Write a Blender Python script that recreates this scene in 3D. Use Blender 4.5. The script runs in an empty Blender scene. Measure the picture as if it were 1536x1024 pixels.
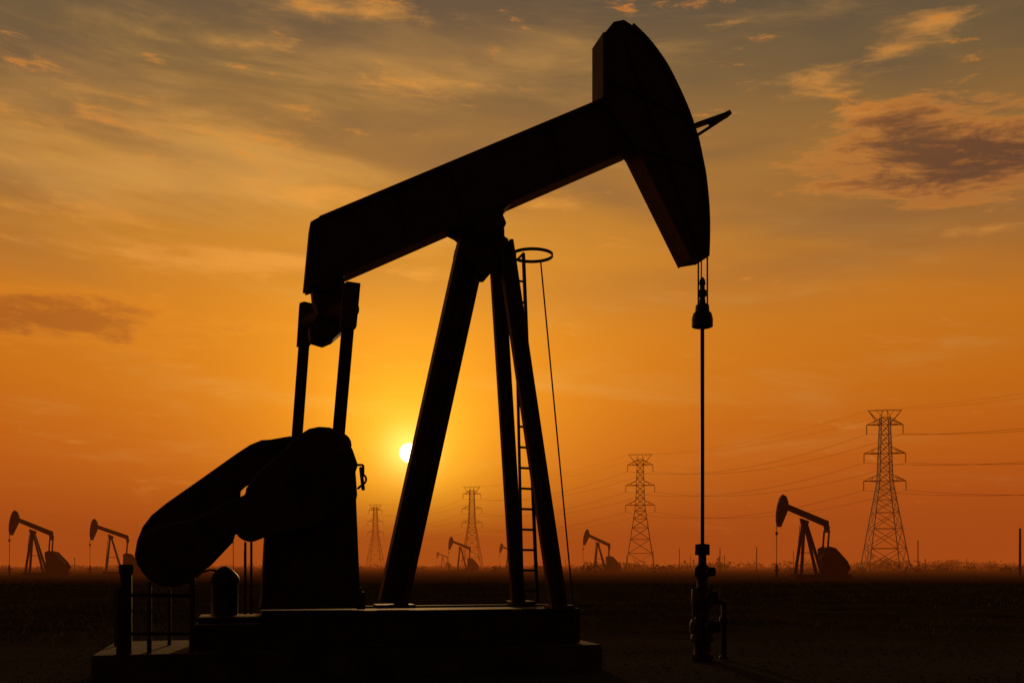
import bpy, bmesh, math, random
import numpy as np
from mathutils import Vector, Matrix, noise as mnoise
random.seed(7); rng=np.random.default_rng(7)
sc=bpy.context.scene
sc.view_settings.view_transform='Standard'; sc.view_settings.look='None'; sc.view_settings.exposure=0

# ------------------------------------------------------------------ camera
EYE=1.7; F=1500.0; HZ=848.0
cd=bpy.data.cameras.new("camera"); cam=bpy.data.objects.new("camera",cd); sc.collection.objects.link(cam)
cd.sensor_width=36; cd.lens=36*F/1536; cd.shift_y=(HZ-512)/1536; cd.clip_end=12000; cd.clip_start=.1
cam.location=(0,0,EYE); cam.rotation_euler=(math.radians(90),0,0); sc.camera=cam

def lin(c):
    return tuple(((x/255)/12.92 if x/255<=.04045 else ((x/255+.055)/1.055)**2.4) for x in c)+(1,)

# ------------------------------------------------------------------ world
SUN_AZ=math.atan(-154/1500); SUN_EL=math.atan(169/1500*math.cos(SUN_AZ))
SD=Vector((math.sin(SUN_AZ)*math.cos(SUN_EL),math.cos(SUN_AZ)*math.cos(SUN_EL),math.sin(SUN_EL)))
w=bpy.data.worlds.new("World"); sc.world=w; w.use_nodes=True
w.cycles.sampling_method='NONE'
nt=w.node_tree; N=nt.nodes; L=nt.links; N.clear()
def setin(sock,v):
    if hasattr(v,'is_output') : L.new(v,sock)
    else: sock.default_value=v
def M(op,a,b=None,c=None,clamp=False):
    n=N.new('ShaderNodeMath'); n.operation=op; n.use_clamp=clamp
    setin(n.inputs[0],a)
    if b is not None: setin(n.inputs[1],b)
    if c is not None: setin(n.inputs[2],c)
    return n.outputs[0]
def MR(x,a,b,c=0.,d=1.,smooth=True):
    n=N.new('ShaderNodeMapRange'); n.interpolation_type='SMOOTHSTEP' if smooth else 'LINEAR'
    setin(n.inputs[0],x)
    for i,v in enumerate((a,b,c,d)): n.inputs[i+1].default_value=v
    return n.outputs[0]
def MIX(f,a,b,mode='MIX'):
    n=N.new('ShaderNodeMix'); n.data_type='RGBA'; n.blend_type=mode; n.clamp_factor=True
    setin(n.inputs[0],f); setin(n.inputs[6],a); setin(n.inputs[7],b); return n.outputs[2]
def RAMP(f,stops):
    n=N.new('ShaderNodeValToRGB'); cr=n.color_ramp
    while len(cr.elements)<len(stops): cr.elements.new(.5)
    for e,(p,c) in zip(cr.elements,stops): e.position=p; e.color=c
    setin(n.inputs[0],f); return n.outputs[0]
tc=N.new('ShaderNodeTexCoord'); nrm=N.new('ShaderNodeVectorMath'); nrm.operation='NORMALIZE'
L.new(tc.outputs['Generated'],nrm.inputs[0]); D=nrm.outputs[0]
sep=N.new('ShaderNodeSeparateXYZ'); L.new(D,sep.inputs[0]); dx,dy,dz=sep.outputs
az=M('ARCTAN2',dx,dy); el=M('ARCSINE',dz)
def ang(u,v):
    a=math.atan((u-768)/1500); return a, math.atan((848-v)/1500*math.cos(a))
def ramp_pos(v): return math.atan((848-v)/1500)
base=RAMP(M('DIVIDE',M('MAXIMUM',el,0),1.5708),[(ramp_pos(v)/1.5708,lin(c)) for v,c in [
 (848,(144,60,24)),(775,(172,78,22)),(697,(194,96,18)),(589,(202,112,16)),(494,(202,120,26)),(376,(186,122,42)),
 (250,(154,110,54)),(130,(116,94,60)),(0,(84,76,61))]]+[(.45,lin((56,56,58))),(1,lin((36,42,54)))])
dot=N.new('ShaderNodeVectorMath'); dot.operation='DOT_PRODUCT'; L.new(D,dot.inputs[0]); dot.inputs[1].default_value=SD
dt=M('MAXIMUM',dot.outputs['Value'],0)
# ---- clouds
def comb(x,y,z):
    n=N.new('ShaderNodeCombineXYZ'); setin(n.inputs[0],x); setin(n.inputs[1],y); setin(n.inputs[2],z); return n.outputs[0]
def NOISE(vec,scale,detail,rough,dist=0.):
    n=N.new('ShaderNodeTexNoise'); L.new(vec,n.inputs['Vector']); n.inputs['Scale'].default_value=scale
    n.inputs['Detail'].default_value=detail; n.inputs['Roughness'].default_value=rough; n.inputs['Distortion'].default_value=dist
    return n.outputs[0]
tilt=M('ADD',el,M('MULTIPLY',az,.06))
n1=NOISE(comb(M('MULTIPLY',az,3.4),M('MULTIPLY',tilt,18.),1.7),1.3,6,.62,.4)
n2=NOISE(comb(M('MULTIPLY',az,7.),M('MULTIPLY',tilt,30.),5.1),1.9,7,.68,.3)
n3=NOISE(comb(M('MULTIPLY',az,1.5),M('MULTIPLY',tilt,7.),9.3),1.6,3,.5,.2)
AE=comb(az,el,0.)
def blob(u,v,ru,rv):
    a0,e0=ang(u,v); ra=ru/1500; re=rv/1500
    n=N.new('ShaderNodeVectorMath'); n.operation='MULTIPLY_ADD'; L.new(AE,n.inputs[0]); n.inputs[1].default_value=(1/ra,1/re,0); n.inputs[2].default_value=(-a0/ra,-e0/re,0)
    l=N.new('ShaderNodeVectorMath'); l.operation='LENGTH'; L.new(n.outputs[0],l.inputs[0])
    return M('SUBTRACT',1.,l.outputs['Value'],clamp=True)
def sumb(lst):
    o=0.
    for b,k in lst: o=M('MULTIPLY_ADD',blob(*b),k,o)
    return o
veil=sumb([((120,200,560,150),.32),((540,80,420,80),.26),((450,300,400,80),.24),((700,130,300,80),.16),
           ((1000,70,300,60),.14),((1000,380,700,70),.14)])
vm=MR(M('ADD',n1,veil),.50,.92)
col=MIX(M('MULTIPLY',vm,.75),base,lin((206,150,74)))
gb=M('MULTIPLY',MR(n3,.42,.62),MR(el,.20,.38))
col=MIX(M('MULTIPLY',gb,.65),col,lin((86,76,62)))
st=sumb([((260,388,240,30),.44),((430,392,170,24),.36),((480,295,180,26),.38),((640,410,110,16),.38),((810,309,90,16),.44),((1235,122,150,30),.42),
         ((1400,35,120,24),.36),((1350,75,80,16),.34),((560,20,220,26),.36),((380,65,110,18),.36),((1490,342,130,14),.38),((1100,35,120,12),.32),((1300,168,80,12),.36),
         ((150,180,500,120),.20),((620,130,180,40),.28),((100,320,300,40),.25)])
sm=MR(M('ADD',n2,st),.60,1.0)
col=MIX(M('MULTIPLY',sm,.75),col,lin((222,148,64)))
hv=sumb([((1420,222,300,76),.46),((1340,180,150,34),.14),((1480,262,200,50),.18)])
hd=M('ADD',n2,hv)
hc=MIX(MR(hd,.64,.98),lin((204,128,54)),lin((92,64,46)))
col=MIX(M('MULTIPLY',MR(hd,.58,.80),.90),col,hc)
lv=sumb([((110,482,380,56),.46),((20,455,200,34),.2)])
ld=M('ADD',n2,lv); lc=MIX(MR(ld,.68,1.0),lin((218,130,30)),lin((156,84,28)))
col=MIX(M('MULTIPLY',MR(ld,.60,.84),.85),col,lc)
def scaled(c,f):
    n=N.new('ShaderNodeVectorMath'); n.operation='SCALE'; n.inputs[0].default_value=c; setin(n.inputs['Scale'],f); return n.outputs[0]
def addv(a,b):
    n=N.new('ShaderNodeVectorMath'); n.operation='ADD'; L.new(a,n.inputs[0]); L.new(b,n.inputs[1]); return n.outputs[0]
glow=scaled((.30,.115,.0),M('POWER',dt,24))
glow=addv(glow,scaled((.42,.22,.0),M('POWER',dt,100)))
glow=addv(glow,scaled((.55,.42,.02),M('POWER',dt,450)))
glow=addv(glow,scaled((.9,.75,.25),M('POWER',dt,3500)))
glow=addv(glow,scaled((6.,5.2,3.6),MR(dot.outputs['Value'],math.cos(math.radians(.60)),math.cos(math.radians(.44)))))
glowf=N.new('ShaderNodeVectorMath'); glowf.operation='SCALE'; L.new(glow,glowf.inputs[0]); L.new(MR(el,-.02,.08,.42,1.),glowf.inputs['Scale'])
col=addv(col,glowf.outputs[0])
hd2=N.new('ShaderNodeVectorMath'); hd2.operation='DOT_PRODUCT'; L.new(D,hd2.inputs[0]); hd2.inputs[1].default_value=(math.sin(SUN_AZ),math.cos(SUN_AZ),0)
dim=MR(hd2.outputs['Value'],-.1,.95,.08,1.)
fin=N.new('ShaderNodeVectorMath'); fin.operation='SCALE'; L.new(col,fin.inputs[0]); L.new(dim,fin.inputs['Scale'])
b1=N.new('ShaderNodeBackground'); L.new(fin.outputs[0],b1.inputs[0]); b1.inputs[1].default_value=1
sky=N.new('ShaderNodeTexSky'); sky.sky_type='NISHITA'; sky.sun_disc=False; sky.sun_elevation=SUN_EL; sky.sun_rotation=SUN_AZ; sky.dust_density=5
b2=N.new('ShaderNodeBackground'); L.new(sky.outputs[0],b2.inputs[0]); b2.inputs[1].default_value=.001
ad=N.new('ShaderNodeAddShader'); L.new(b1.outputs[0],ad.inputs[0]); L.new(b2.outputs[0],ad.inputs[1])
wo=N.new('ShaderNodeOutputWorld'); L.new(ad.outputs[0],wo.inputs[0])

sl=bpy.data.lights.new("sun",'SUN'); so=bpy.data.objects.new("sun",sl); sc.collection.objects.link(so)
sl.energy=1.5; sl.angle=math.radians(.6); sl.color=(1,.55,.2)
so.rotation_euler=(-SD).to_track_quat('-Z','Y').to_euler(); so.location=(-30,60,40)

# ------------------------------------------------------------------ materials
def mat(name,c1,c2,rough=.6,metal=0.,scale=3.,bump=0.,bscale=20.,detail=4):
    m=bpy.data.materials.new(name); m.use_nodes=True; t=m.node_tree; b=t.nodes['Principled BSDF']
    tcn=t.nodes.new('ShaderNodeTexCoord'); n=t.nodes.new('ShaderNodeTexNoise'); n.inputs['Scale'].default_value=scale; n.inputs['Detail'].default_value=detail; n.inputs['Roughness'].default_value=.65
    t.links.new(tcn.outputs['Object'],n.inputs['Vector'])
    r=t.nodes.new('ShaderNodeValToRGB'); r.color_ramp.elements[0].position=.38; r.color_ramp.elements[1].position=.64
    r.color_ramp.elements[0].color=(*c1,1); r.color_ramp.elements[1].color=(*c2,1)
    t.links.new(n.outputs[0],r.inputs[0]); t.links.new(r.outputs[0],b.inputs['Base Color'])
    b.inputs['Roughness'].default_value=rough; b.inputs['Metallic'].default_value=metal
    if bump:
        n2=t.nodes.new('ShaderNodeTexNoise'); n2.inputs['Scale'].default_value=bscale; n2.inputs['Detail'].default_value=4
        t.links.new(tcn.outputs['Object'],n2.inputs['Vector'])
        bp=t.nodes.new('ShaderNodeBump'); bp.inputs['Strength'].default_value=bump; bp.inputs['Distance'].default_value=.05
        t.links.new(n2.outputs[0],bp.inputs['Height']); t.links.new(bp.outputs[0],b.inputs['Normal'])
    return m
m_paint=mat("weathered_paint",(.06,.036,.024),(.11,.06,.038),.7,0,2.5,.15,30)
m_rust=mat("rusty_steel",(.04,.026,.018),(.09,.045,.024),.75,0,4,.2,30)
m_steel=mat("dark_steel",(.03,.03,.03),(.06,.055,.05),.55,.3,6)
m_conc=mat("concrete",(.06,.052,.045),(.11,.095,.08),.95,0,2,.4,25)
m_galv=mat("galvanised_steel",(.07,.06,.05),(.12,.11,.10),.7,.2,1,detail=0)
m_grass=mat("dry_grass",(.07,.052,.022),(.17,.12,.05),.9,0,.3,detail=2)
m_leaf=mat("foliage",(.025,.03,.012),(.05,.05,.02),.9,0,.3,detail=0)
m_stone=mat("gravel_stone",(.05,.044,.038),(.14,.12,.10),.95,0,1.3,detail=2)
m_wood=mat("wood_pole",(.05,.035,.025),(.09,.065,.045),.85,0,2)

# ------------------------------------------------------------------ mesh builder
class B:
    def __init__(s): s.v=[]; s.f=[]
    def prism(s,pts,t0,t1):
        n=len(pts); o=len(s.v)
        A=sum(pts[i][0]*pts[(i+1)%n][1]-pts[(i+1)%n][0]*pts[i][1] for i in range(n))
        if A<0: pts=pts[::-1]
        s.v+=[(p[0],t0,p[1]) for p in pts]+[(p[0],t1,p[1]) for p in pts]
        s.f.append(tuple(o+i for i in range(n))); s.f.append(tuple(o+n+i for i in reversed(range(n))))
        for i in range(n):
            j=(i+1)%n; s.f.append((o+j,o+i,o+n+i,o+n+j))
        return s
    def box(s,x0,x1,y0,y1,z0,z1): return s.prism([(x0,z0),(x1,z0),(x1,z1),(x0,z1)],y0,y1)
    def bar(s,p,q,w,d,up=(0,1,0),w2=None,d2=None):
        p=Vector(p);q=Vector(q);ax=(q-p).normalized();up=Vector(up)
        up=(up-ax*up.dot(ax)); 
        if up.length<1e-5: up=Vector((1,0,0))-ax*ax.x
        up.normalize(); sd=ax.cross(up); w2=w if w2 is None else w2; d2=d if d2 is None else d2
        o=len(s.v)
        for c,ww,dd in((p,w,d),(q,w2,d2)):
            for a,b in((-1,-1),(1,-1),(1,1),(-1,1)): s.v.append(tuple(c+sd*a*ww/2+up*b*dd/2))
        s.f+=[(o,o+1,o+2,o+3),(o+7,o+6,o+5,o+4)]+[(o+i,o+4+i,o+4+(i+1)%4,o+(i+1)%4) for i in range(4)]
        return s
    def hbar(s,p,q,w,d,th,up=(0,1,0)):
        p=Vector(p);q=Vector(q);ax=(q-p).normalized();u=Vector(up);u=(u-ax*u.dot(ax)).normalized();sd=ax.cross(u)
        for k in(-1,1): s.bar(p+sd*k*(w-th)/2,q+sd*k*(w-th)/2,th,d,up)
        s.bar(p,q,w-2*th,th*.8,up); return s
    def cyl(s,p,q,r,r2=None,n=14,caps=True):
        p=Vector(p);q=Vector(q);ax=(q-p).normalized();r2=r if r2 is None else r2
        a=Vector((0,0,1)) if abs(ax.z)<.9 else Vector((1,0,0)); u=ax.cross(a).normalized(); v=ax.cross(u)
        o=len(s.v)
        for c,rr in((p,r),(q,r2)):
            for i in range(n):
                t=2*math.pi*i/n; s.v.append(tuple(c+u*rr*math.cos(t)+v*rr*math.sin(t)))
        for i in range(n):
            j=(i+1)%n; s.f.append((o+j,o+i,o+n+i,o+n+j))
        if caps: s.f.append(tuple(o+i for i in range(n))); s.f.append(tuple(o+n+i for i in reversed(range(n))))
        return s
    def lathe(s,cx,cy,prof,n=20):
        o=len(s.v)
        for z,r in prof:
            for i in range(n):
                t=2*math.pi*i/n; s.v.append((cx+r*math.cos(t),cy+r*math.sin(t),z))
        for k in range(len(prof)-1):
            for i in range(n):
                j=(i+1)%n; s.f.append((o+k*n+i,o+k*n+j,o+(k+1)*n+j,o+(k+1)*n+i))
        s.f.append(tuple(o+i for i in reversed(range(n)))); e=o+(len(prof)-1)*n; s.f.append(tuple(e+i for i in range(n)))
        return s
    def tube(s,pts,r,n=6):
        for a,b in zip(pts,pts[1:]): s.cyl(a,b,r,n=n)
        return s
    def obj(s,name,m,parent=None,bevel=0.,smooth=False):
        me=bpy.data.meshes.new(name); me.from_pydata([tuple(x) for x in s.v],[],s.f); me.update()
        bm=bmesh.new(); bm.from_mesh(me); bmesh.ops.recalc_face_normals(bm,faces=bm.faces); bm.to_mesh(me); bm.free()
        me.materials.append(m); ob=bpy.data.objects.new(name,me); sc.collection.objects.link(ob)
        if parent: ob.parent=parent
        if bevel:
            md=ob.modifiers.new("bevel",'BEVEL'); md.width=bevel; md.segments=2; md.limit_method='ANGLE'; md.angle_limit=math.radians(40)
        if smooth:
            for p in me.polygons: p.use_smooth=True
            try:
                with bpy.context.temp_override(object=ob,active_object=ob,selected_objects=[ob]): bpy.ops.object.shade_auto_smooth(angle=.6)
            except Exception: pass
        return ob
def empty(name,loc=(0,0,0),rz=0.):
    e=bpy.data.objects.new(name,None); sc.collection.objects.link(e); e.location=loc; e.rotation_euler=(0,0,rz); e.empty_display_size=.5; return e

# ------------------------------------------------------------------ main pumpjack
# The machine stands 17 m away, turned 15 deg.  S(u,v,t) recovers the metric (along, height)
# coordinates of a feature lying in the machine's vertical plane at transverse offset t.
PSI=math.radians(15); O=Vector((0,17.2)); dv=Vector((math.cos(PSI),math.sin(PSI))); nv=Vector((-math.sin(PSI),math.cos(PSI)))
def S(u,v,t=0.):
    rx=(u-768)/F; Y=(O.dot(nv)+t)/(nv.y+rx*nv.x); p=Vector((rx*Y,Y))
    return ((p-O).dot(dv), EYE+(HZ-v)/F*Y)
def S3(u,v,t=0.):
    a,b=S(u,v,t); return Vector((a,t,b))
def SO(pts,t): return [S(u,v,t) for u,v in pts]
pj=empty("pumpjack",(O.x,O.y,0),PSI)
# horse head
T=-.25
face=[(906,50),(922,31),(937,28),(949,36),(963,49),(976,63),(989,80),(1001,98),(1012,119),(1022,140),(1032,163),(1040,185),(1048,211),(1053,235),(1058,260),(1061,285),(1063,308),(1064,330),(1064,357),(1063,385),(1038,389),(958,226),(906,150)]
b=B(); b.prism(SO(face,T),-.22,.25); 
hd_=SO(face,T)
arc=hd_[3:20]; cen=Vector(S(880,260,T))
inn=[tuple(Vector(p)+(cen-Vector(p)).normalized()*.07) for p in arc]
for i in range(len(arc)-1):
    b.prism([arc[i],arc[i+1],inn[i+1],inn[i]],-.30,.30)
back=[hd_[20],hd_[21],hd_[22],hd_[0]]
for p,q in zip(back,back[1:]):
    b.bar((p[0],0,p[1]),(q[0],0,q[1]),.06,.58)
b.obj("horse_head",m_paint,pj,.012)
b=B()
b.bar(S3(940,60,-.25),S3(1050,378,-.25),.07,.05); b.bar(S3(915,120,-.25),S3(1030,175,-.25),.06,.05)
b.bar(S3(950,220,-.25),S3(1052,250,-.25),.06,.05)
b.bar(S3(1040,190,-.05),S3(1088,173,-.05),.06,.20); b.bar(S3(1046,203,-.05),S3(1086,177,-.05),.05,.05); b.bar(S3(1066,184,-.05),S3(1093,171,-.05),.08,.2)
b.obj("head_brackets",m_rust,pj,.006)
# walking beam
T=-.27
b=B()
b.prism(SO([(471,336),(484,328),(918,144),(956,216),(516,409),(461,426)],T),-.17,.17)
def flange(p,q,th,w):
    a=S3(*p,T);c=S3(*q,T); a.y=c.y=0; b.bar(a,c,th,w)
flange((480,327),(925,141),.07,.54); flange((512,410),(950,220),.07,.54)
flange((469,333),(460,427),.07,.54); flange((460,427),(516,410),.07,.54); flange((468,335),(484,326),.07,.54)
for (p,q) in [((684,245),(698,328)),((728,226),(748,306)),((600,282),(612,362)),((830,184),(846,262))]:
    a=S3(*p,T);c=S3(*q,T);a.y=c.y=0;b.bar(a,c,.035,.5)
b.prism(SO([(676,246),(732,222),(756,304),(698,332)],T),-.262,-.2); b.prism(SO([(676,246),(732,222),(756,304),(698,332)],T),.2,.262)
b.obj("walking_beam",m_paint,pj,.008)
# saddle bearing
b=B()
b.prism(SO([(680,338),(775,296),(768,304),(757,312),(755,322),(760,334),(752,352),(705,356),(692,344)],-.3),-.3,.3)
b.cyl(S3(726,334,-.3)+Vector((0,-.12,0)),S3(726,334,-.3)+Vector((0,.72,0)),.24,n=20)
b.prism(SO([(697,352),(752,350),(763,358),(763,374),(736,410),(720,410),(689,374),(692,360)],-.28),-.28,.28)
for u in(696,712,742,754): 
    c=S3(u,352,-.3); b.cyl(c-Vector((0,.02,.1)),c+Vector((0,-.02,.1)),.03,n=6)
b.obj("saddle_bearing",m_rust,pj,.015)
# samson post
b=B()
b.hbar(S3(708,366,-.05),S3(589,905,-.05),.47,.36,.11)
b.hbar(S3(745,385,.15),S3(777,905,.95),.24,.16,.06)
b.hbar(S3(757,362,-.18),S3(838,911,-1.0),.27,.18,.07)
for u0,u1,t in((562,620,-.05),(764,798,.95),(822,856,-1.0)):
    a=S(u0,905,t);c=S(u1,905,t); b.box(a[0],c[0],t-.25,t+.25,1.0,1.06)
b.obj("samson_post",m_paint,pj,.008)
# ladder with hoop
b=B(); tl=.50
lt,lb=S3(772,378,tl),S3(784,905,tl+.3); rt,rb=S3(785,380,tl),S3(806,905,tl+.3)
b.bar(lt,lb,.045,.04); b.bar(rt,rb,.055,.05)
nr=17
for i in range(nr): 
    k=(i+.35)/nr; b.cyl(lt.lerp(lb,k),rt.lerp(rb,k),.021,n=8)
rc=S3(798,383,-.1); R=.355
pr=None
for i in range(33):
    a=2*math.pi*i/32; p=rc+Vector((R*math.cos(a),R*math.sin(a),0))
    if pr: b.bar(pr,p,.02,.05,(0,0,1))
    pr=p
b.bar(rc+Vector((-R,0,0)),S3(760,376,-.1),.04,.04)
b.bar(rc+Vector((-R*.5,R*.85,0)),rt,.04,.04)
b.obj("ladder",m_steel,pj)
b=B(); b.cyl(S3(811,392,-.4),S3(865,962,-1.15),.013,n=6); b.obj("brake_cable",m_steel,pj)
# tail bearing / equalizer / pitman arms
NT,FT=-.72,.72
b=B()
b.prism(SO([(468,430),(476,420),(498,414),(514,412),(519,432),(513,470),(516,494),(500,508),(486,514),(466,508),(464,490),(478,470),(470,450)],-.2),-.2,.2)
b.cyl(S3(527,462,NT),S3(461,486,FT),.15,n=18)
b.cyl(S3(489,425,-.3),S3(489,425,-.3)+Vector((0,.6,0)),.13,n=16)
b.obj("equalizer",m_rust,pj,.015)
b=B()
b.prism(SO([(514,428),(520,424),(540,427),(534,492),(510,494)],NT),NT-.10,NT+.10)
b.prism(SO([(449,456),(456,454),(473,458),(466,517),(445,519)],FT),FT-.10,FT+.10)
b.hbar(S3(522,488,NT),S3(507,660,NT),.19,.12,.04); b.hbar(S3(456,515,FT),S3(445,662,FT),.18,.12,.04)
for u,v,t in((508,668,NT),(446,672,FT)): c=S3(u,v,t); b.cyl(c-Vector((0,.14,0)),c+Vector((0,.14,0)),.19,n=18)
b.obj("pitman_arms",m_paint,pj,.01)
# cranks + counterweights
def arcp(cx,cy,r,a0,a1,n=8): return [(cx+r*math.cos(math.radians(a0+(a1-a0)*i/n)),cy-r*math.sin(math.radians(a0+(a1-a0)*i/n))) for i in range(n+1)]
b=B()
b.prism(SO([(437,655),(425,657),(408,660),(392,661),(375,668),(355,681),(300,720),(250,755),(228,773),(215,790),(207,810),(203,832),(208,850),(230,850),(300,812),(336,772),(361,756),(361,736),(369,729),(440,690),(445,668)],.95),.80,1.08)
b.prism(SO([(437,655),(408,660),(375,668),(384,676),(436,668)],.8),.62,.86)
b.prism(SO([(455,649),(463,644),(478,641),(494,642),(508,648),(518,658),(528,675),(536,698),(520,745),(470,790),(405,802)]+arcp(376,786,26,-60,-150,5)+[(350,812),(318,846)]+arcp(257,828,52,-50,-195,12)+[(222,794),(300,775),(350,750),(368,742),(369,733),(390,706)],-.95),-1.08,-.80)
for u,v,t in((262,828,-1.12),(376,785,-1.12),(490,690,-1.12),(330,790,-1.12)):
    c=S3(u,v,t); b.cyl(c,c+Vector((0,.1,0)),.26 if u<300 else .16,n=20)
b.cyl(S3(430,770,-1.0),S3(430,770,-1.0)+Vector((0,1.95,0)),.16,n=16)
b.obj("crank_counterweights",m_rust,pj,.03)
# gear reducer & pedestal
b=B()
b.prism(SO([(402,742),(420,712),(448,662),(470,648),(505,654),(524,674),(533,700),(536,742),(530,770),(405,775)],-.5),-.5,.45)
b.prism(SO([(403,772),(534,740),(541,908),(392,912),(398,800)],-.66),-.66,.6)
b.prism(SO([(396,880),(543,880),(545,911),(390,914)],-.72),-.72,.7)
b.box(S(536,890,-.5)[0],S(548,890,-.5)[0],-.5,.3,1.0,1.28)
for u,v in((410,830),(530,830),(530,860),(410,860)):
    c=S3(u,v,-.68); b.cyl(c,c+Vector((0,.05,0)),.05,n=8)
b.tube([S3(534,697,-.3),S3(545,697,-.3),S3(545,712,-.3),S3(549,715,-.3),S3(549,722,-.3),S3(536,733,-.3)],.022)
b.bar(S3(541,700,-.3),S3(545,735,-.3),.05,.1)
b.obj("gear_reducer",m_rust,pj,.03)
# skid
b=B()
x0=S(393,912,-.9)[0]; x1=S(866,912,-.9)[0]; xl=S(296,930,-.9)[0]
for t in(-.86,.86):
    b.box(x0,x1,t-.09,t+.09,.94,1.0); b.box(x0,x1,t-.09,t+.09,.43,.50); b.box(x0,x1,t-.03,t+.03,.50,.94)
    b.box(xl,x0-.01,t-.09,t+.09,.76,.82); b.box(xl,x0-.01,t-.09,t+.09,.43,.50); b.box(xl,x0-.01,t-.03,t+.03,.5,.76)
b.box(x0,x1,-.76,.76,.6,.97); b.box(xl,x0-.012,-.76,.76,.6,.79)
b.box(x1,x1+.03,-.95,.95,.43,1.0); b.box(xl-.03,xl,-.95,.95,.43,.82)
xx=x0
while xx<x1: b.box(xx,xx+.03,-.935,-.9,.51,.93); xx+=.9
b.obj("skid_base",m_rust,pj,.006)
# electric motor
b=B(); c=S3(337,900,.3); zt=S(337,850,.3)[1]
b.lathe(c.x,c.y,[(.83,.26),(.9,.26),(.9,.21),(zt-.25,.21),(zt-.25,.235),(zt-.18,.235),(zt-.12,.2),(zt-.04,.12),(zt,.06),(zt+.02,.0)],20)
b.tube([S3(293,866,.3),S3(303,858,.3),S3(315,854,.3),S3(328,856,.3)],.02)
for u in(368,377): b.cyl(S3(u,812,.5),S3(u,930,.5),.022,n=8)
b.box(S(300,930,.3)[0],S(392,930,.3)[0],-.5,.6,.825,.9)
b.obj("motor",m_steel,pj,.008,True)
# carrier, bridle, rod
b=B()
c1=S3(1047.5,388,-.13); c2=S3(1061,385,.1)
c1b=S3(1047.5,462,-.13); c2b=S3(1061,462,.1)
b.cyl(c1,c1b,.016,n=8); b.cyl(c2,c2b,.016,n=8)
b.cyl(S3(1052,386,0),S3(1052,425,0),.012,n=6)
cc=S3(1053.5,500,0)
zz=lambda v: S(1053.5,v,0)[1]
b.lathe(cc.x,0,[(zz(491),.16),(zz(490),.19),(zz(478),.19),(zz(470),.165),(zz(468),.13),(zz(458),.12),(zz(455),.06),(zz(446),.05),(zz(444),.075),(zz(436),.075),(zz(434),.045),(zz(428),.045),(zz(426),.06),(zz(420),.05),(zz(416),.02)],16)
b.cyl((cc.x,0,zz(470)),(cc.x,0,zz(820)),.036,n=12)
b.obj("bridle_and_polished_rod",m_steel,pj)

# ------------------------------------------------------------------ wellhead
wp=Vector((O.x+dv.x*cc.x,O.y+dv.y*cc.x,0)); wpar=empty("wellhead",wp,PSI)
px=wp.y/F
Z=lambda v: EYE+(HZ-v)*px
b=B()
prof=[(990,15),(984,15),(984,13),(962,12),(962,17),(952,17),(952,14),(948,19),(934,19),(928,16),(928,11),(912,11),(910,15),(904,17),(884,16),(880,13),(880,8),(866,8),(864,12),(852,12),(848,9),(846,6),(832,6),(832,11),(816,11),(815,3)]
b.lathe(0,0,[(Z(v),r*px) for v,r in prof],20)
b.obj("casing_stack",m_rust,wpar,0,True)
b=B()
for v,l,r in((938,26,9),(893,22,8),(857,18,7)):
    b.cyl((-l*px*.2,0,Z(v)),(l*px,-.03,Z(v)),.05,n=12); b.cyl((l*px*.8,-.03,Z(v)),(l*px*.8+.04,-.03,Z(v)),r*px,n=14)
    b.cyl((0,-.1,Z(v)),(0,-.36,Z(v)),.04,n=10); b.cyl((0,-.34,Z(v)),(0,-.37,Z(v)),r*px,n=14)
b.cyl((-14*px,0,Z(925)),(-14*px,0,Z(908)),.03,n=8)
for v in(984,956,930,880):
    for i in range(8):
        a=i*math.pi/4; b.cyl((15*px*math.cos(a),15*px*math.sin(a),Z(v)-.04),(15*px*math.cos(a),15*px*math.sin(a),Z(v)+.05),.018,n=6)
b.obj("valves",m_steel,wpar)
b=B(); b.tube([(.15,0,Z(902)),(32*px,0,Z(902)),(36*px,0,Z(906)),(36*px,0,Z(985)),(36*px,0,0)],.055,10)
b.cyl((36*px,0,Z(925)),(36*px,0,Z(935)),.085,n=12); b.cyl((36*px,0,Z(984)),(36*px,0,0),.09,n=12)
b.obj("flow_line",m_rust,wpar,0,True)

# ------------------------------------------------------------------ concrete pad and railing
pad=empty("concrete_pad",(O.x,O.y,0),PSI)
a=S(136,975,-1.3)[0]; c=S(904,965,-1.3)[0]
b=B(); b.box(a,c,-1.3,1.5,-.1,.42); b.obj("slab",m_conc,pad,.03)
rl=empty("safety_railing",(O.x,O.y,0),PSI)
b=B(); t=-1.12
def post(u,v0,tt,r): 
    p=S3(u,v0,tt); b.cyl((p.x,tt,.4),p,r,n=10); return p
for u,v0,tt,r in((179,880,t,.045),(189,846,t,.085),(224,872,t,.035),(288,856,t,.045),(254,882,.4,.03),(174,884,.4,.03)): post(u,v0,tt,r)
for v in(892,950): b.cyl(S3(189,v,t),S3(290,v,t),.025,n=8)
b.cyl(S3(174,892,.4),S3(290,894,.4),.02,n=8)
p=S3(189,850,t); b.cyl(p-Vector((0,0,.1)),p+Vector((0,0,.03)),.10,n=12)
b.obj("posts_and_rails",m_steel,rl)

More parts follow.
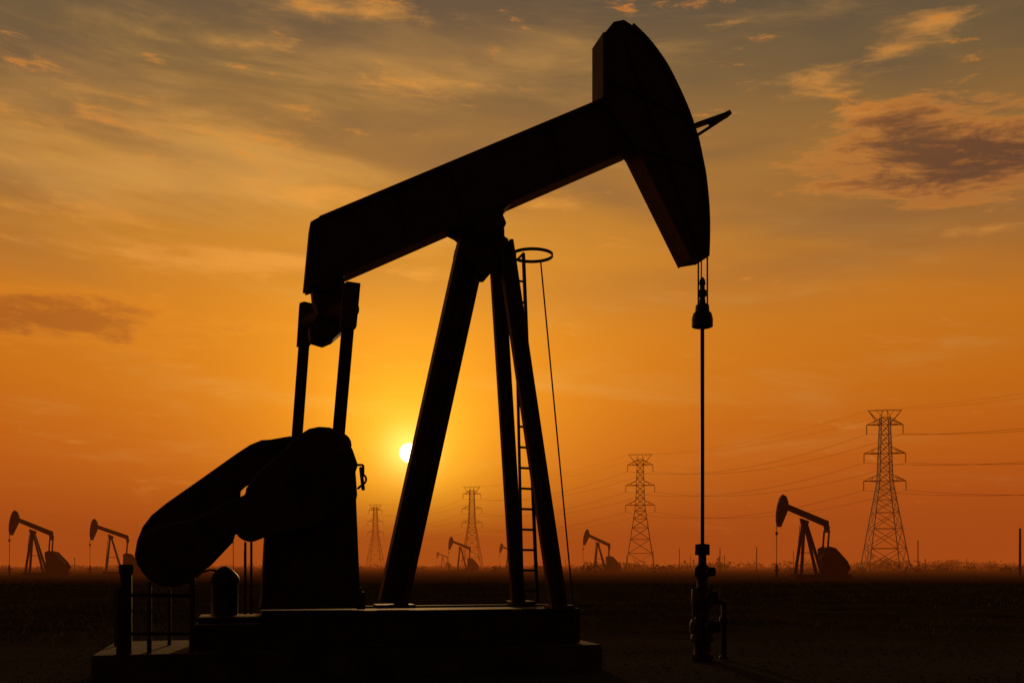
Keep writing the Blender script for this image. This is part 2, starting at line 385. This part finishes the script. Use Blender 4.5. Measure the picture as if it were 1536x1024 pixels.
# ------------------------------------------------------------------ distant pumpjacks
def far_jack(loc,scale,yaw,tilt=0.,crank=0):
    b=B()
    piv=Vector((-.95,8.0))
    def rot(pts): 
        c,s=math.cos(tilt),math.sin(tilt); return [(piv.x+(x-piv.x)*c-(z-piv.y)*s, piv.y+(x-piv.x)*s+(z-piv.y)*c) for x,z in pts]
    head=rot([(-3.95,11.0),(-3.5,10.75),(-3.2,10.0),(-3.3,8.8),(-4.2,6.75),(-4.62,6.8),(-4.78,7.6),(-4.75,8.6),(-4.6,9.6),(-4.32,10.5)])
    b.prism(head,-.25,.25)
    b.prism(rot([(-3.6,9.85),(2.3,7.55),(2.35,6.85),(2.1,6.75),(-3.5,9.05)]),-.24,.24)
    b.prism([(-1.5,7.9),(-.4,7.5),(-.6,6.9),(-1.3,6.9)],-.3,.3)
    for t in(-1,1):
        b.hbar((-1.05,.2*t,7.4),(-1.8,1.0*t,.5),.32,.3,.08); b.hbar((-.85,.2*t,7.4),(1.1,.9*t,.5),.34,.3,.08)
        b.cyl((-1.4,-.6*t,3.4),(.2,.6*t,3.4),.05,n=6)
    tail=rot([(2.1,6.8)])[0]
    b.prism([(tail[0]-.3,tail[1]+.1),(tail[0]+.35,tail[1]),(tail[0]+.2,tail[1]-.7),(tail[0]-.2,tail[1]-.7)],-.3,.3)
    b.cyl((tail[0],-.75,tail[1]-.6),(tail[0],.75,tail[1]-.6),.16,n=10)
    for t in(-.75,.75):
        b.bar((tail[0],t,tail[1]-.5),(1.9+.4*crank,t,3.7),.2,.16)
        b.prism([(1.3,3.9),(1.9,4.25),(2.9,4.0),(4.5,2.3),(4.95,1.4),(4.6,.9),(3.7,1.0),(2.4,2.2),(1.4,2.8)],t-.12+.2*(1 if t>0 else -1),t+.12+.2*(1 if t>0 else -1))
    b.prism([(1.3,.6),(1.3,2.9),(1.8,3.6),(2.8,3.6),(3.4,2.6),(3.6,.6)],-.55,.55)
    b.box(3.6,4.9,-.4,.4,.6,1.2); b.box(-2.4,5.1,-.9,.9,.2,.6); b.box(-2.6,5.3,-1.2,1.2,-.1,.2)
    hx=head[6][0]+.05; b.cyl((hx,0,head[5][1]+.2),(hx,0,1.8),.045,n=6); b.cyl((hx,0,head[5][1]-.7),(hx,0,head[5][1]-1.1),.17,n=8)
    b.cyl((hx,0,-.1),(hx,0,1.8),.16,n=8); b.cyl((hx-.3,0,1.1),(hx+.3,0,1.1),.1,n=6)
    for t in(-.2,.2): b.bar((-2.0,t,.5),(-1.5,t,7.0),.05,.05)
    for i in range(16): b.bar((-2+.5*i/16,-.2,.6+.4*i),(-2+.5*i/16,.2,.6+.4*i),.03,.03)
    ob=b.obj("pumpjack",m_rust,None); ob.location=loc; ob.scale=(scale,)*3; ob.rotation_euler=(0,0,yaw); return ob
def at(u,Y,z=0): return ((u-768)/F*Y,Y,z)
far_jack(at(1217,131),1.0,.12)
far_jack(at(58,169),1.0,.10,-.02)
far_jack(at(174,192),.98,.30,.03)
far_jack(at(902,258),1.0,.1,-.05)
far_jack(at(695,318),1.0,.15,.0)
far_jack(at(666,640),1.0,.2,.05)
far_jack(at(766,412),1.0,.2,-.03)

# ------------------------------------------------------------------ pylons
arms=[(25.3,5.7),(33.,5.6),(41.,4.9)]
def pylon(loc,rz,scale=1.):
    b=B(); th=.20
    def hw(z): 
        if z<25.3: return 5.6+(1.75-5.6)*z/25.3
        return 1.75+(1.1-1.75)*(z-25.3)/(45-25.3)
    lv=[0,6.5,12,16.5,20,23,25.3,28,30.5,33,35.7,38.3,41,43]
    cs=[(-1,-1),(1,-1),(1,1),(-1,1)]
    P=lambda c,z: Vector((c[0]*hw(z),c[1]*hw(z),z))
    for z0,z1 in zip(lv,lv[1:]):
        for i in range(4):
            c,d=cs[i],cs[(i+1)%4]
            b.bar(P(c,z0),P(c,z1),th*1.3,th*1.3)
            b.bar(P(c,z0),P(d,z1),th*.7,th*.7); b.bar(P(d,z0),P(c,z1),th*.7,th*.7)
            b.bar(P(c,z1),P(d,z1),th*.7,th*.7)
    for z,a in arms:
        for s_ in(-1,1):
            tip=Vector((s_*a,0,z))
            for k in(-1,1):
                r=Vector((s_*hw(z),k*hw(z),z)); r2=Vector((s_*hw(z+1.8),k*hw(z+1.8),z+1.8))
                b.bar(r,tip,th,th); b.bar(r2,tip,th*.8,th*.8); b.bar(r.lerp(tip,.5),r2.lerp(tip,.4),th*.5,th*.5)
            b.cyl(tip,tip-Vector((0,0,2.6)),.11,n=6)
            for q in range(6): b.cyl(tip-Vector((0,0,.3+.4*q)),tip-Vector((0,0,.38+.4*q)),.2,n=6)
    for s_ in(-1,1):
        for k in(-1,1):
            b.bar((s_*hw(41),k*hw(41),41),(s_*4.5,0,45),th*.8,th*.8)
            b.bar((s_*hw(43),k*hw(43),43),(s_*.6,0,45),th*.6,th*.6)
        b.bar((s_*1.0,-1,43),(s_*2.4,0,45),th*.5,th*.5)
    b.bar((-4.5,0,45),(4.5,0,45),th,th)
    ob=b.obj("transmission_tower",m_galv,None); ob.location=loc; ob.rotation_euler=(0,0,rz); return ob
pyl=[(164,155),(104,279),(50,390),(-22,549),(-97,710),(-180,880)]
for x,y in pyl: pylon((x,y,0),-.12)
b=B()
c_,s_=math.cos(-.12),math.sin(-.12)
atts=[(s*a,z-2.6) for z,a in arms for s in(-1,1)]+[(-4.5,45),(4.5,45)]
for (xa,ya),(xb,yb) in zip(pyl,pyl[1:]):
    for o_,z in atts:
        A=Vector((xa+o_*c_,ya+o_*s_,z)); Bv=Vector((xb+o_*c_,yb+o_*s_,z)); sag=(4.8 if z<44 else 3.0)
        pts=[]
        for i in range(21):
            k=i/20; p=A.lerp(Bv,k); p.z-=sag*4*k*(1-k); pts.append(p)
        b.tube(pts,.036 if z<44 else .018,4)
b.obj("power_lines",m_steel,None)

# ------------------------------------------------------------------ small posts on the plain
for u,v,Y in [(1080,822,240),(1087,832,300),(1135,820,230),(1190,826,330),(1302,815,300),(1377,810,220),(1388,838,260),(1530,792,150),(1036,832,400),(1019,822,300),(980,826,380),(600,834,420),(500,832,380),(350,812,260),(366,826,330),(112,836,300),(940,832,330),(848,838,400),(1110,838,500),(1450,836,380)]:
    x=(u-768)/F*Y; h=EYE+(HZ-v)/F*Y; b=B(); r=.2 if u==1530 else .12
    b.cyl((0,0,-.2),(0,0,h),r,r*.8,n=8); b.bar((-.4,0,h-.35),(.4,0,h-.35),.1,.1,(0,0,1)); b.cyl((-.3,0,h-.3),(-.3,0,h-.1),.04,n=6); b.cyl((.3,0,h-.3),(.3,0,h-.1),.04,n=6)
    o=b.obj("utility_pole",m_wood,None); o.location=(x,Y,0); o.rotation_euler=(0,random.uniform(-.01,.01),1.35 if Y<200 else random.uniform(1.2,1.7))

# ------------------------------------------------------------------ horizon scrub
verts=[];faces=[]
def clump(cx,cy,cz,R,n,leaf):
    d=rng.normal(size=(n,3)); d/=np.linalg.norm(d,axis=1)[:,None]; r=R*rng.uniform(.0,1,size=(n,1))**.5
    p=d*r*np.array([1.5,1,.6])+np.array([cx,cy,cz])
    for q in p:
        if q[2]<-.1: continue
        a=rng.normal(size=(3,3))*leaf; o=len(verts)
        verts.extend([tuple(q+a[0]),tuple(q+a[1]),tuple(q+a[2])]); faces.append((o,o+1,o+2))
for i in range(700):
    Y=random.uniform(220,900); x=random.uniform(-.75,.75)*Y
    big=mnoise.noise(Vector((x*.006,Y*.004,3.)))
    R=random.uniform(.7,1.6)*(1+max(0,big)*3.4)*(1+Y/1100)
    if x/Y>.36: R*=1.3
    clump(x,Y,R*.35,R,45,R*.14)
for i in range(80):
    Y=random.uniform(500,900); x=random.uniform(.30,.75)*Y; R=random.uniform(2.2,4.6)
    clump(x,Y,R*.6,R,90,R*.13)
me=bpy.data.meshes.new("distant_scrub"); me.from_pydata(verts,[],faces); me.materials.append(m_leaf); ob=bpy.data.objects.new("distant_scrub",me); sc.collection.objects.link(ob)

# ------------------------------------------------------------------ ground
gm=bpy.data.materials.new("plain_ground"); gm.use_nodes=True; t=gm.node_tree; bs=t.nodes['Principled BSDF']; bs.inputs['Roughness'].default_value=1.
bs.inputs['Specular IOR Level'].default_value=.0
geo=t.nodes.new('ShaderNodeNewGeometry')
def gn(scale,detail=6,rough=.6):
    n=t.nodes.new('ShaderNodeTexNoise'); n.inputs['Scale'].default_value=scale; n.inputs['Detail'].default_value=detail; n.inputs['Roughness'].default_value=rough
    t.links.new(geo.outputs['Position'],n.inputs['Vector']); return n.outputs[0]
def gr(f,a,b,ca,cb):
    n=t.nodes.new('ShaderNodeValToRGB'); n.color_ramp.elements[0].position=a; n.color_ramp.elements[1].position=b; n.color_ramp.elements[0].color=ca; n.color_ramp.elements[1].color=cb
    t.links.new(f,n.inputs[0]); return n.outputs[0]
grav=gr(gn(9,7,.78),.35,.7,(.045,.040,.034,1),(.14,.12,.10,1)); soil=gr(gn(.25,7,.7),.35,.65,(.030,.024,.011,1),(.09,.062,.027,1))
sx=t.nodes.new('ShaderNodeSeparateXYZ'); t.links.new(geo.outputs['Position'],sx.inputs[0])
def gm_(op,a,b):
    n=t.nodes.new('ShaderNodeMath'); n.operation=op
    for i,q in enumerate((a,b)):
        if hasattr(q,'is_output'): t.links.new(q,n.inputs[i])
        else: n.inputs[i].default_value=q
    return n.outputs[0]
yy=gm_('ADD',sx.outputs[1],gm_('MULTIPLY',gn(.22,3),12.)); mk=t.nodes.new('ShaderNodeMapRange'); t.links.new(yy,mk.inputs[0]); mk.inputs[1].default_value=24; mk.inputs[2].default_value=34
mx=t.nodes.new('ShaderNodeMix'); mx.data_type='RGBA'; t.links.new(mk.outputs[0],mx.inputs[0]); t.links.new(grav,mx.inputs[6]); t.links.new(soil,mx.inputs[7]); t.links.new(mx.outputs[2],bs.inputs['Base Color'])
bp=t.nodes.new('ShaderNodeBump'); bp.inputs['Strength'].default_value=.8; bp.inputs['Distance'].default_value=.06; t.links.new(gn(7,7,.7),bp.inputs['Height']); t.links.new(bp.outputs[0],bs.inputs['Normal'])
gx=np.unique(np.concatenate([np.linspace(-40,40,161),np.linspace(-6000,6000,41)])); gy=np.unique(np.concatenate([np.linspace(4,60,141),np.linspace(-1500,8000,60)]))
vs=[];fs=[]
for y in gy:
    for x in gx:
        z=0.
        if abs(x)<38 and 5<y<58: z=.05*mnoise.noise(Vector((x*.35,y*.35,0)))+.02*mnoise.noise(Vector((x*1.4,y*1.4,4)))
        vs.append((x,y,z))
nx=len(gx)
for j in range(len(gy)-1):
    for i in range(nx-1): fs.append((j*nx+i,j*nx+i+1,(j+1)*nx+i+1,(j+1)*nx+i))
me=bpy.data.meshes.new("ground"); me.from_pydata(vs,[],fs); me.materials.append(gm); me.polygons.foreach_set('use_smooth',[True]*len(fs)); sc.collection.objects.link(bpy.data.objects.new("ground",me))

# grass
n=230000
Y=19*(170/19)**rng.uniform(0,1,n); X=rng.uniform(-1,1,n)*(.66*Y+5)
dens=np.array([mnoise.noise(Vector((x*.10,y*.07,1.)))+.5*mnoise.noise(Vector((x*.6,y*.6,7.))) for x,y in zip(X,Y)])
edge=25+3*np.array([mnoise.noise(Vector((x*.15,3.,0))) for x in X]) - 5*(X<-5)
soft=np.clip((Y-edge)/10,0,1)
keep=(rng.uniform(0,1,n)<soft)&(dens>-.3+rng.uniform(-.35,.35,n)+.3*(1-soft))
X,Y,dens=X[keep],Y[keep],dens[keep]; n=len(X)
H=(.05+.15*rng.uniform(0,1,n)**2)*(1+1.1*np.clip(dens,-.4,1)); W=.004+.00022*Y
A=rng.uniform(0,6.28,n); LX=rng.normal(0,.7,n)*H; LY=rng.normal(0,.7,n)*H
V=np.zeros((n,3,3)); V[:,0]=np.stack([X-W*np.cos(A),Y-W*np.sin(A),np.full(n,-.04)],1); V[:,1]=np.stack([X+W*np.cos(A),Y+W*np.sin(A),np.full(n,-.04)],1); V[:,2]=np.stack([X+LX,Y+LY,H],1)
me=bpy.data.meshes.new("grass"); me.from_pydata(V.reshape(-1,3).tolist(),[],np.arange(n*3).reshape(-1,3).tolist()); me.materials.append(m_grass); sc.collection.objects.link(bpy.data.objects.new("grass",me))
# gravel
oc=np.array([(1,0,0),(-1,0,0),(0,1,0),(0,-1,0),(0,0,1),(0,0,-1)],float); of=[(0,2,4),(2,1,4),(1,3,4),(3,0,4),(2,0,5),(1,2,5),(3,1,5),(0,3,5)]
n=12000; Yp=rng.uniform(11.5,30,n); Xp=rng.uniform(-1,1,n)*(.7*Yp); R=.008+.022*rng.uniform(0,1,n)**4
vv=(oc[None]*R[:,None,None]*rng.uniform(.6,1.3,(n,6,1)))*np.array([1,1,.7])+np.stack([Xp,Yp,R*.2+.01],1)[:,None]
ff=(np.array(of)[None]+6*np.arange(n)[:,None,None]).reshape(-1,3)
me=bpy.data.meshes.new("gravel"); me.from_pydata(vv.reshape(-1,3).tolist(),[],ff.tolist()); me.materials.append(m_stone); sc.collection.objects.link(bpy.data.objects.new("gravel",me))

# ------------------------------------------------------------------ low dust haze over the plain, emission standing in for scattered sunlight
hm_=bpy.data.materials.new("glowing_dust_haze"); hm_.use_nodes=True; t=hm_.node_tree; t.nodes.clear()
SG=1/950
ab=t.nodes.new('ShaderNodeVolumeAbsorption'); ab.inputs['Color'].default_value=(0,0,0,1); ab.inputs['Density'].default_value=SG
em=t.nodes.new('ShaderNodeEmission'); em.inputs[0].default_value=lin((164,72,20)); em.inputs[1].default_value=SG
a2=t.nodes.new('ShaderNodeAddShader'); t.links.new(ab.outputs[0],a2.inputs[0]); t.links.new(em.outputs[0],a2.inputs[1]); oo=t.nodes.new('ShaderNodeOutputMaterial'); t.links.new(a2.outputs[0],oo.inputs['Volume'])
b=B(); b.box(-3000,3000,90,2500,-5,70); b.obj("glowing_dust_haze",hm_,None)
print("DONE")
